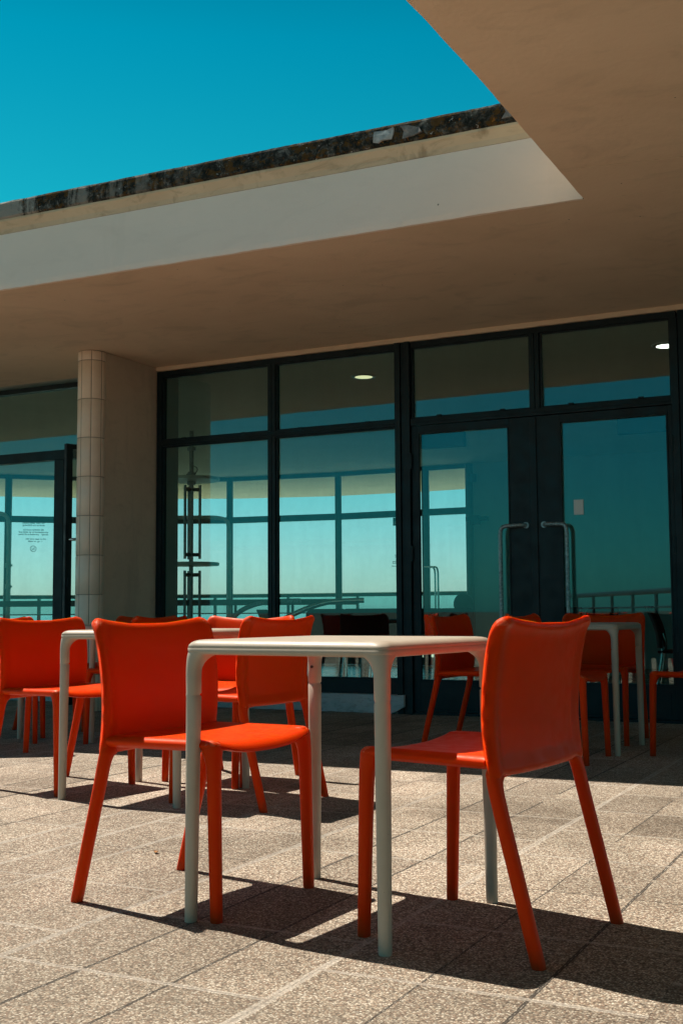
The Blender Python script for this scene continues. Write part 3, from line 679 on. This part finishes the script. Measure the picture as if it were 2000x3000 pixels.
# standing tower lamp with discs
t = thing('column_lamp', place(-3.60, 3.18), AL, 'tall pole lamp with paired tubes and round discs behind the window beside the pier', 'lamp')
MB().tube([(0, 0, .0), (0, 0, ZS-.002)], .026, 16).build('pole', STEEL, t)
for z in (2.76, 2.455, 2.35): MB().tube([(0, 0, z-.02), (0, 0, z+.02)], .052, 16).build('collar', STEEL, t)
for z in (1.378, 2.395, .36):
    MB().disc((0, 0), .335, z-.018, z+.018, 48, .006).build('disc', GREYTUBE, t)
for z0_, z1_ in ((1.44, 2.32), (.46, 1.30)):
    for k in range(3):
        a = R(20+120*k); MB().tube([(.105*math.cos(a), .105*math.sin(a), z0_), (.105*math.cos(a), .105*math.sin(a), z1_)], .017, 12).build('light_tube', STEEL, t)
    for z in (z0_+.05, z1_-.05):
        m_ = MB()
        for k in range(3):
            a = R(20+120*k); m_.tube([(0, 0, z), (.105*math.cos(a), .105*math.sin(a), z)], .022, 8)
        m_.build('bracket', BLACK, t)
MB().tube(smooth_path([(-.02, 0, 2.5), (-.07, .0, 2.46), (-.12, 0, 2.40)], 2), .004, 6).tube(smooth_path([(.02, 0, 2.56), (.10, 0, 2.52), (.05, 0, 2.45), (.02, 0, 2.43)], 2), .004, 6).build('cable', BLACK, t)
# tubular hoops
def hoop(x, y, w, rz, lab):
    t = thing('tube_hoop', place(x, y), AL+rz, lab, 'rail', 'tall tubular hoops by the stair')
    MB().tube(smooth_path([(-w, 0, 0), (-w, 0, 1.5), (-w, 0, 1.9), (-w+.02, 0, 2.06), (-w+.16, 0, 2.10), (-w+.4, 0, 2.10), (-.4, 0, 2.10), (-.16, 0, 2.10), (-.02, 0, 2.06), (0, 0, 1.9), (0, 0, 1.5), (0, 0, 0)], 3), .027, 14).build('tube', GREYTUBE, t)
    for z in (1.15, 1.42): MB().tube([(0, 0, z-.03), (0, 0, z+.03)], .036, 14).box(.03, .05, -.012, .012, z-.012, z+.012).build('clamp', GREYTUBE, t)
hoop(-4.265, 5.08, 1.7, R(27), 'grey bent tube hoop rising behind the disc lamp beside the pier window')
hoop(-6.243, 2.965, 1.7, R(20), 'grey bent tube hoop with clamps behind the leftmost window pane')
# stair balustrade: dark band with chrome nose, two sweeping rails
t = thing('stair_balustrade', place(0, 0), AL, 'dark stair balustrade band with curved chrome handrails behind the glass', 'balustrade')
path = smooth_path([(-9.0, .9, .925), (-6.9, 1.6, .925), (-4.54, 2.704, .925), (-3.2, 3.4, .925), (-2.402, 3.781, .925), (-1.95, 4.0, .925)], 2)
def band(path, z0_, z1_, th, m, name, par):
    rings = []
    for i, p in enumerate(path):
        a = path[max(i-1, 0)]; b = path[min(i+1, len(path)-1)]; d_ = (b-a); d_.z = 0; d_.normalize(); n_ = Vector((-d_.y, d_.x, 0))*th/2
        rings.append([tuple(Vector((p.x, p.y, z0_))-n_), tuple(Vector((p.x, p.y, z0_))+n_), tuple(Vector((p.x, p.y, z1_))+n_), tuple(Vector((p.x, p.y, z1_))-n_)])
    return MB().loft(rings, smooth=False).build(name, m, par)
band(path, .885, .955, .06, RAILM, 'band', t)
MB().tube([tuple(path[-1]+Vector((0, 0, -.005))), tuple(path[-1]+Vector((.13, .06, -.005)))], .036, 14).build('end_cap', CHROME, t)
for k in (4, 9, 14, 17):
    if k < len(path): MB().tube([(path[k].x, path[k].y, 0), (path[k].x, path[k].y, .885)], .018, 10).build('post', RAILM, t)
MB().tube(smooth_path([(-2.45, 2.05, .55), (-2.33, 2.12, .78), (-2.18, 2.2, .875), (-2.0, 2.3, .915), (-1.7, 2.42, .92)], 3), .026, 12).build('handrail', STEEL, t)
MB().tube(smooth_path([(-1.9, 2.3, .70), (-1.66, 2.42, .83), (-1.45, 2.54, .905), (-1.30, 2.62, .915), (-1.1, 2.72, .92)], 3), .028, 12).build('handrail', CHROME, t)
# outer balcony railing over the sea
t = thing('balcony_railing', place(0, 0), AL, 'long seaward balcony railing with pale cap rail seen through both glass walls', 'railing')
rp = smooth_path([(x*.985, y-1.35, 0) for x, y in OUT[1:8]]+[(-1, 9.75, 0), (6, 9.75, 0)], 2)
band(rp, 1.068, 1.122, .07, BLACK, 'top_rail', t)
band(rp, 1.123, 1.134, .10, CREAM, 'cap', t)
SEATINT = m_glass('sea_tint_glass', (.62, .90, .92), .02, 1.0)
band(rp, .80, 1.0675, .010, SEATINT, 'sea_tint_panel', t)  # added tinted strip: its teal stands in for the sea below the rail
for z in (.79, .62, .46, .30, .14):
    MB().tube([(p.x, p.y, z) for p in rp], .011, 8).build('lower_rail', RAILM, t)
Lacc = 0
for a, b in zip(rp, rp[1:]):
    Lacc += (b-a).length
    if Lacc > 1.25:
        Lacc = 0; MB().box(b.x-.015, b.x+.015, b.y-.03, b.y+.03, -.004, 1.067).build('post', RAILM, t)
# terrace railing behind the camera (seen reflected)
t = thing('terrace_railing', (0, 0, 0), 0, 'pipe railing along the terrace edge, mirrored in the right door glass', 'railing')
pa, pb = Vector(place(.95, -9.35)), Vector(place(-3.4, -16.9)); 
MB().tube([tuple(pa+Vector((0, 0, 1.10))), tuple(pb+Vector((0, 0, 1.10)))], .045, 12).build('top_rail', RAILM, t)
for z in (.85, .55, .28): MB().tube([tuple(pa+Vector((0, 0, z))), tuple(pb+Vector((0, 0, z)))], .016, 8).build('lower_rail', RAILM, t)
n = 7
for k in range(n+1):
    p = pa.lerp(pb, k/n); MB().tube([tuple(p), tuple(p+Vector((0, 0, 1.06)))], .03, 10).build('post', RAILM, t)
# direction sign
t = thing('exit_sign', place(-2.80, 7.40, 2.134), AL, 'small dark green sign with white arrow hanging behind the door post', 'sign')
MB().box(-.06, .06, -.01, .01, -.06, .06).build('panel', SIGNG, t)
MB().add([(-.035, -.0115, -.035), (.015, -.0115, -.035), (-.035, -.0115, .015)], [(0, 1, 2)])
am = MB(); am.prism([(-.038, -.038), (.012, -.038), (-.003, -.023), (.038, .018), (.018, .038), (-.023, -.003), (-.038, .012)], 0, .002)
ao = am.build('arrow', WHITE, t); ao.rotation_euler = (R(90), 0, 0); ao.location = (0, -.0105, 0)
MB().tube([(0, 0, .06), (0, 0, ZS-2.134)], .005, 6).build('hanger', BLACK, t)

# ------------------------------------------------------------------ orange terrace chair
UPR = [(0, -.236), (.15, -.199), (.30, -.160), (.40, -.136), (.46, -.126), (.52, -.120), (.60, -.122), (.68, -.132), (.73, -.143), (.77, -.156), (.80, -.168)]
def superring(cx, cy, z, rx, ry, n=20, p=2.6, tilt=0):
    out = []
    for k in range(n):
        a = 2*math.pi*k/n; c_, s_ = math.cos(a), math.sin(a)
        x = abs(c_)**(2/p)*rx*(1 if c_ >= 0 else -1); y = abs(s_)**(2/p)*ry*(1 if s_ >= 0 else -1)
        out.append((cx+x, cy+y, z+y*tilt))
    return out
def make_chair(label):
    t = thing('terrace_chair', (0, 0, 0), 0, label, 'chair', 'orange plastic chairs around the terrace tables')
    # backrest
    NV, NU = 34, 30
    rings = []
    vs = [0, .004, .012, .025, .04]+[.06+i/(NV-4)*.88 for i in range(NV-3)]+[.952, .964, .975, .985, .992, .997]
    for j, v in enumerate(vs):
        ring_b = []; ring_f = []
        for i in range(NU+1):
            u = -1+2*i/NU; u = math.copysign(abs(math.sin(u*math.pi/2)), u)*.35+u*.65; au = abs(u)
            zt = .762+.024*au**2.1-(.022*max(0, (au-.88)/.12)**2.6)
            e2 = min(1, max(0, (au-.80)/.12)); zb = .418-.010*(1-au**4)-.012*e2*e2*(3-2*e2)
            z = zb+(zt-zb)*v
            hw = .2535+.010*min(1, max(0, (z-.40)/.30))**.8
            hw -= .010*max(0, (v-.90)/.1)**2*1.0
            yc = sinterp(UPR, z)
            bow = .030*(1-u*u)*(.45+.55*min(1, max(0, (z-.42)/.25)))
            e_ = min(1, max(0, (au-.77)/.13)); e_ = e_*e_*(3-2*e_)
            e3 = min(1, max(0, (.455-z)/.03)); e_ = max(e_, .6*e3)
            tb = .0058+.0105*e_; tf = .0065+.0065*e_
            if au > .935:
                w_ = math.sqrt(max(0, 1-((au-.935)/.065)**2)); tb *= w_; tf *= w_
            top = max(0, (v-.90)/.10)
            lip = .0035*math.exp(-((v-.96)/.035)**2)
            tb += lip; 
            if v > .95: s_ = math.sqrt(max(.02, 1-((v-.95)/.048)**2)); tb *= s_; tf *= s_
            if v < .05: s_ = math.sqrt(max(.02, 1-((.05-v)/.0505)**2)); tb *= s_; tf *= s_
            cur = -.010*max(0, (z-.735)/.04)**2*(1 if z < .80 else 1)*.6
            ring_b.append((u*hw, yc-bow-tb+cur, z)); ring_f.append((u*hw, yc-bow+tf+cur, z))
        rings.append(ring_b+ring_f[::-1][1:-1] if False else ring_b+ring_f[::-1])
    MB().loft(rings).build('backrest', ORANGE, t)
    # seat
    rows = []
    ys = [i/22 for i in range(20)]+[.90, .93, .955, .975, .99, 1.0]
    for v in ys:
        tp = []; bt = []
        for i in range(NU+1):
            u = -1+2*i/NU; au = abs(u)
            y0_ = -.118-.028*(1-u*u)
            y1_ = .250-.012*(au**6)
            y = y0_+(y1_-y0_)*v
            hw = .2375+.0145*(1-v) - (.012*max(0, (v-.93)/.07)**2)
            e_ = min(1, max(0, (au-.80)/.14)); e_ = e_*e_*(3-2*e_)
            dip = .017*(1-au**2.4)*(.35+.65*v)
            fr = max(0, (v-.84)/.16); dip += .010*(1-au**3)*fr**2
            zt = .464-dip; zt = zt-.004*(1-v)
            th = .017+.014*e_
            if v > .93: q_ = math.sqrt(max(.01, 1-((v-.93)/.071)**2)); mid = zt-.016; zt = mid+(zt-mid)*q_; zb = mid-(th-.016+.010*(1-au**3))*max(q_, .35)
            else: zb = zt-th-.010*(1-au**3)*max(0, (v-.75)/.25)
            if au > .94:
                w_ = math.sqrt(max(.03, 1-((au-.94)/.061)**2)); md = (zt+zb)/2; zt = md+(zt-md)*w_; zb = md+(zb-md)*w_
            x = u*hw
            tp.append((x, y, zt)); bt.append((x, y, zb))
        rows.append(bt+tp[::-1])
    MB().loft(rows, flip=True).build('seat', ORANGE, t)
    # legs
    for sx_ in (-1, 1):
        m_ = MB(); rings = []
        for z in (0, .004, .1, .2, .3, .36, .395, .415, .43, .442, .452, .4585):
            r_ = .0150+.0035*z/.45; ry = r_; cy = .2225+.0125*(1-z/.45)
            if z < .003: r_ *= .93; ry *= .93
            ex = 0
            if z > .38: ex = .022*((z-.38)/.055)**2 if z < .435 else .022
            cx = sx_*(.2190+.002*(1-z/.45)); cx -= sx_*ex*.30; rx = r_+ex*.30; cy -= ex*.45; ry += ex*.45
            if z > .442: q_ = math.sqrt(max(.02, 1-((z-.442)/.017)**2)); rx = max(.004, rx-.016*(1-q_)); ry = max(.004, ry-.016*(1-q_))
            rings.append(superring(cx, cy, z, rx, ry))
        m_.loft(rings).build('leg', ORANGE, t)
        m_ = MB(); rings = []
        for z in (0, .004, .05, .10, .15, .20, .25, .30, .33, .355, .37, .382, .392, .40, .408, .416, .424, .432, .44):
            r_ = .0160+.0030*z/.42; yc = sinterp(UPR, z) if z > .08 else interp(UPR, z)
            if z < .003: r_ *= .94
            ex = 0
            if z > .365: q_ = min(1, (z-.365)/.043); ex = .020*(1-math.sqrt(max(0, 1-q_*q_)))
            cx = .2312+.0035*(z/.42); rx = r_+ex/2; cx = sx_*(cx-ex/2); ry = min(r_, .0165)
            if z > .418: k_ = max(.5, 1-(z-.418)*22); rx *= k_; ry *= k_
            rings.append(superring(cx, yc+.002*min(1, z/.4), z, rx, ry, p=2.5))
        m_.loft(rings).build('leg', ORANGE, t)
    return t
g_ = None
ch = make_chair('orange chair in the left foreground, its back to us, left of the nearest table')
def put(o, x, y, deg): o.location = (x, y, 0); o.rotation_euler = (0, 0, R(deg-90))
put(ch, -.4165, 3.403, -30.7)
def chair(x, y, deg, label): return dup(ch, (x, y, 0), R(deg-90), label)
chair(.367, 3.007, 145.5, 'large orange chair in the right foreground, its back to us, right of the nearest table')
chair(-1.304, 5.524, -36, 'orange chair cut by the left picture edge, pulled up to the second table')
chair(-.401, 5.082, 149, 'orange chair behind the nearest tabletop, its back to the right of the second table')
chair(-.535, 5.748, -119, 'orange chair facing us at the far side of the second table, half hidden')
chair(.770, 6.873, -30, 'orange chair in canopy shade seen from the side in front of the left door')
chair(1.573, 7.30, -117, 'shaded orange chair facing us behind the table by the right door')
chair(1.136, 6.414, -27, 'shaded orange chair mostly hidden behind the large right foreground chair')
chair(2.01, 6.50, 137, 'shaded orange chair cut by the right picture edge below the right door')
chair(-2.084, 7.065, 97, 'shaded orange chair behind the far left chair, only its top and legs showing')
chair(-2.096, 7.92, -15, 'shaded orange chair farthest left near the open door threshold')
chair(-1.257, 7.35, 150, 'shaded orange chair just in front of the tiled column, back to the right')
chair(-1.447, 8.15, -117, 'dull red chair facing us at the foot of the plain pier')

# ------------------------------------------------------------------ tables
def make_table(label):
    t = thing('terrace_table', (0, 0, 0), 0, label, 'table', 'square grey beige plastic tables')
    S = .307; ZTB = .722
    def rsq(h, r_, z, n=8):
        out = []
        for cx, cy, a0_ in ((1, 1, 0), (-1, 1, 90), (-1, -1, 180), (1, -1, 270)):
            for k in range(n+1):
                a = R(a0_+90*k/n); out.append((cx*(h-r_)+r_*math.cos(a), cy*(h-r_)+r_*math.sin(a), z))
        return out
    rings = [rsq(S-.045, .02, .690), rsq(S-.012, .026, .6835), rsq(S-.0040, .030, .6860), rsq(S-.0012, .031, .691), rsq(S-.0008, .031, .7005), rsq(S-.0022, .031, .7015), rsq(S-.0022, .031, .7025), rsq(S-.0012, .031, .7035),
             rsq(S-.0030, .031, .709), rsq(S-.0070, .032, .7145), rsq(S-.0125, .034, .7185), rsq(S-.020, .036, .7210), rsq(S-.030, .036, ZTB), rsq(S-.10, .02, ZTB-.001), rsq(S-.2, .02, ZTB-.0015)]
    MB().loft(rings).build('tabletop', TABLE, t)
    for qx in (-1, 1):
        for qy in (-1, 1):
            rings = []
            for z in (0, .003, .1, .25, .4, .5, .574, .5765, .578, .5805, .583, .62, .635, .648, .660, .670, .678, .684, .690):
                half = .0158+.0042*z/.7
                if z < .002: half *= .93
                if .5765 <= z <= .5805: half -= .0016
                out = S-.0016-.0006*(z < .6)
                ex = 0
                if z > .638:
                    q_ = min(1, (z-.638)/.050); ex = .052*(1-math.sqrt(max(0, 1-q_*q_)))
                cx = out-half-ex/2
                r0_ = superring(qx*cx, qy*cx, z, half+ex/2, half+ex/2, 32, 2.25+ex*16)
                rings.append(r0_)
            lg = MB().loft(rings).build('leg', TABLE, t)
    MB().tube([(-S+.024, S-.0405, .628), (-S+.024, S-.0425, .628)], .0045, 10).build('screw_hole', HOLESHADE, t)  # small dark disc: the shade inside the hole is put into its colour
    return t
tb = make_table('nearest square pale grey table between the two large orange chairs')
tb.location = (.0045, 3.197, 0); tb.rotation_euler = (0, 0, R(-32.3))
dup(tb, (-.824, 5.273, 0), R(-24.4), 'second sunlit grey table from the front, between the mid-distance orange chairs')
dup(tb, (1.373, 6.90, 0), R(-27), 'dark shaded table in front of the right door')
dup(tb, (-1.68, 7.75, 0), R(-27), 'shaded table in front of the tiled column, hidden by the front chairs')

# ------------------------------------------------------------------ indoor furniture
def make_cafe(label):
    t = thing('cafe_chair', (0, 0, 0), 0, label, 'chair', 'dark cafe chairs inside the room')
    rings = []
    for j in range(17):
        v = j/16; z = .485+.345*v; hw = .212+.010*math.sin(v*math.pi)-.045*max(0, (v-.88)/.12)**2
        y0_ = -.17-.10*v**2
        row = [(hw*u, y0_-.05*(1-u*u)*1, z) for u in [-1+2*i/12 for i in range(13)]]
        rings.append(row+[(x, y+.014, z_) for x, y, z_ in row[::-1]])
    MB().loft(rings).build('backrest', BLACK, t)
    rings = []
    for j in range(11):
        v = j/10; y = -.20+.42*v; hw = .205-.03*abs(v-.5)**2*4
        row = [(hw*u, y, .452+.012*u*u-.02*max(0, v-.85)/.15) for u in [-1+2*i/8 for i in range(9)]]
        rings.append(row+[(x, y_, z_-.016) for x, y_, z_ in row[::-1]])
    MB().loft(rings, flip=True).build('seat', BLACK, t)
    for s in (-1, 1):
        MB().tube([(s*.21, .20, 0), (s*.185, .16, .44)], .009, 8).build('leg', CHROME, t)
        MB().tube(smooth_path([(s*.21, -.24, 0), (s*.18, -.17, .42), (s*.16, -.16, .50), (s*.15, -.185, .60)], 1), .009, 8).build('leg', CHROME, t)
    return t
cc = make_cafe('black cafe chair back showing just right of the window mullion, behind the glass')
cc.location = (-.17, 12.3, 0); cc.rotation_euler = (0, 0, R(4))
def cafe(x, y, deg, lab):  return dup(cc, (x, y, 0), R(deg-90), lab)
cafe(.47, 12.1, 92, 'black cafe chair inside, its back against the post left of the doors')
cafe(.86, 12.25, 75, 'black cafe chair inside the left door behind the small shaded orange chair')
cafe(.18, 12.05, 95, 'black cafe chair inside, back to us, between two others right of the mullion')
cafe(1.18, 12.6, 88, 'black cafe chair inside, farthest right of the row seen through the left door')
cafe(.62, 13.9, 270, 'black cafe chair deeper inside beyond the cafe table, facing us')
cafe(-.62, 12.9, 20, 'black cafe chair inside seen edge on left of the chrome handrail')
cafe(2.82, 9.76, -20, 'black curved cafe chair with thin chrome legs inside the right door')
cafe(1.95, 11.2, 200, 'black cafe chair inside behind the middle of the right door')
cafe(2.55, 12.3, 120, 'black cafe chair deeper inside the right door')
def make_itable(lab):
    t = thing('cafe_table', (0, 0, 0), 0, lab, 'table', 'dark cafe tables inside the room')
    MB().box(-.6, .6, -.35, .35, .70, .728).build('tabletop', DARKW, t, bevel=.004)
    MB().tube([(0, 0, .03), (0, 0, .70)], .045, 16).build('column', STEEL, t)
    MB().disc((0, 0), .24, 0, .03, 32).build('base', BLACK, t)
    return t
it = make_itable('dark cafe table inside between the black chairs right of the mullion'); it.location = (.24, 12.95, 0); it.rotation_euler = (0, 0, AL)
dup(it, (2.3, 11.7, 0), AL+.3, 'dark cafe table inside behind the right door')
# round-backed tub chair
t = thing('tub_chair', (1.62, 16.6, 0), R(200), 'teal tub chair with a round back disc standing before the inner wall', 'chair')
m_ = MB()
rings = []
for z, r_ in ((.40, .20), (.43, .235), (.62, .25), (.70, .255), (.715, .25), (.715, .22), (.70, .205), (.50, .19)):
    rings.append([(r_*math.cos(a), r_*math.sin(a), z) for a in (2*math.pi*k/32 for k in range(32))])
m_.loft(rings).build('shell', RAILM, t)
m_ = MB(); rr = .15
rings = [[(.0+q*math.cos(2*math.pi*k/32), .2+dy, .90+q*math.sin(2*math.pi*k/32)) for k in range(32)] for q, dy in ((rr-.012, -.02), (rr, -.012), (rr, .012), (rr-.012, .02))]
m_.loft(rings, flip=True).build('backrest', RAILM, t)
for k in range(4):
    a = R(45+90*k); MB().tube([(.22*math.cos(a), .22*math.sin(a), 0), (.17*math.cos(a), .17*math.sin(a), .41)], .011, 8).build('leg', CHROME, t)
# dry leaf on the paving
lf_ = MB(); lp = [(.0, -.012), (.006, -.006), (.008, .002), (.004, .010), (0, .014), (-.005, .009), (-.008, .001), (-.005, -.007)]
lf_.add([(x, y, .004+.004*abs(x)/.008+.0015) for x, y in lp]+[(x, y, .003+.004*abs(x)/.008) for x, y in lp], [tuple(range(8)), tuple(range(15, 7, -1))]+[(i, 8+i, 8+(i+1) % 8, (i+1) % 8) for i in range(8)])
lv = lf_.build('fallen_leaf', LEAF); tag(lv, 'tiny curled brown leaf on the paving behind the left foreground chair leg', 'leaf'); lv.location = (-.62, 3.97, 0)
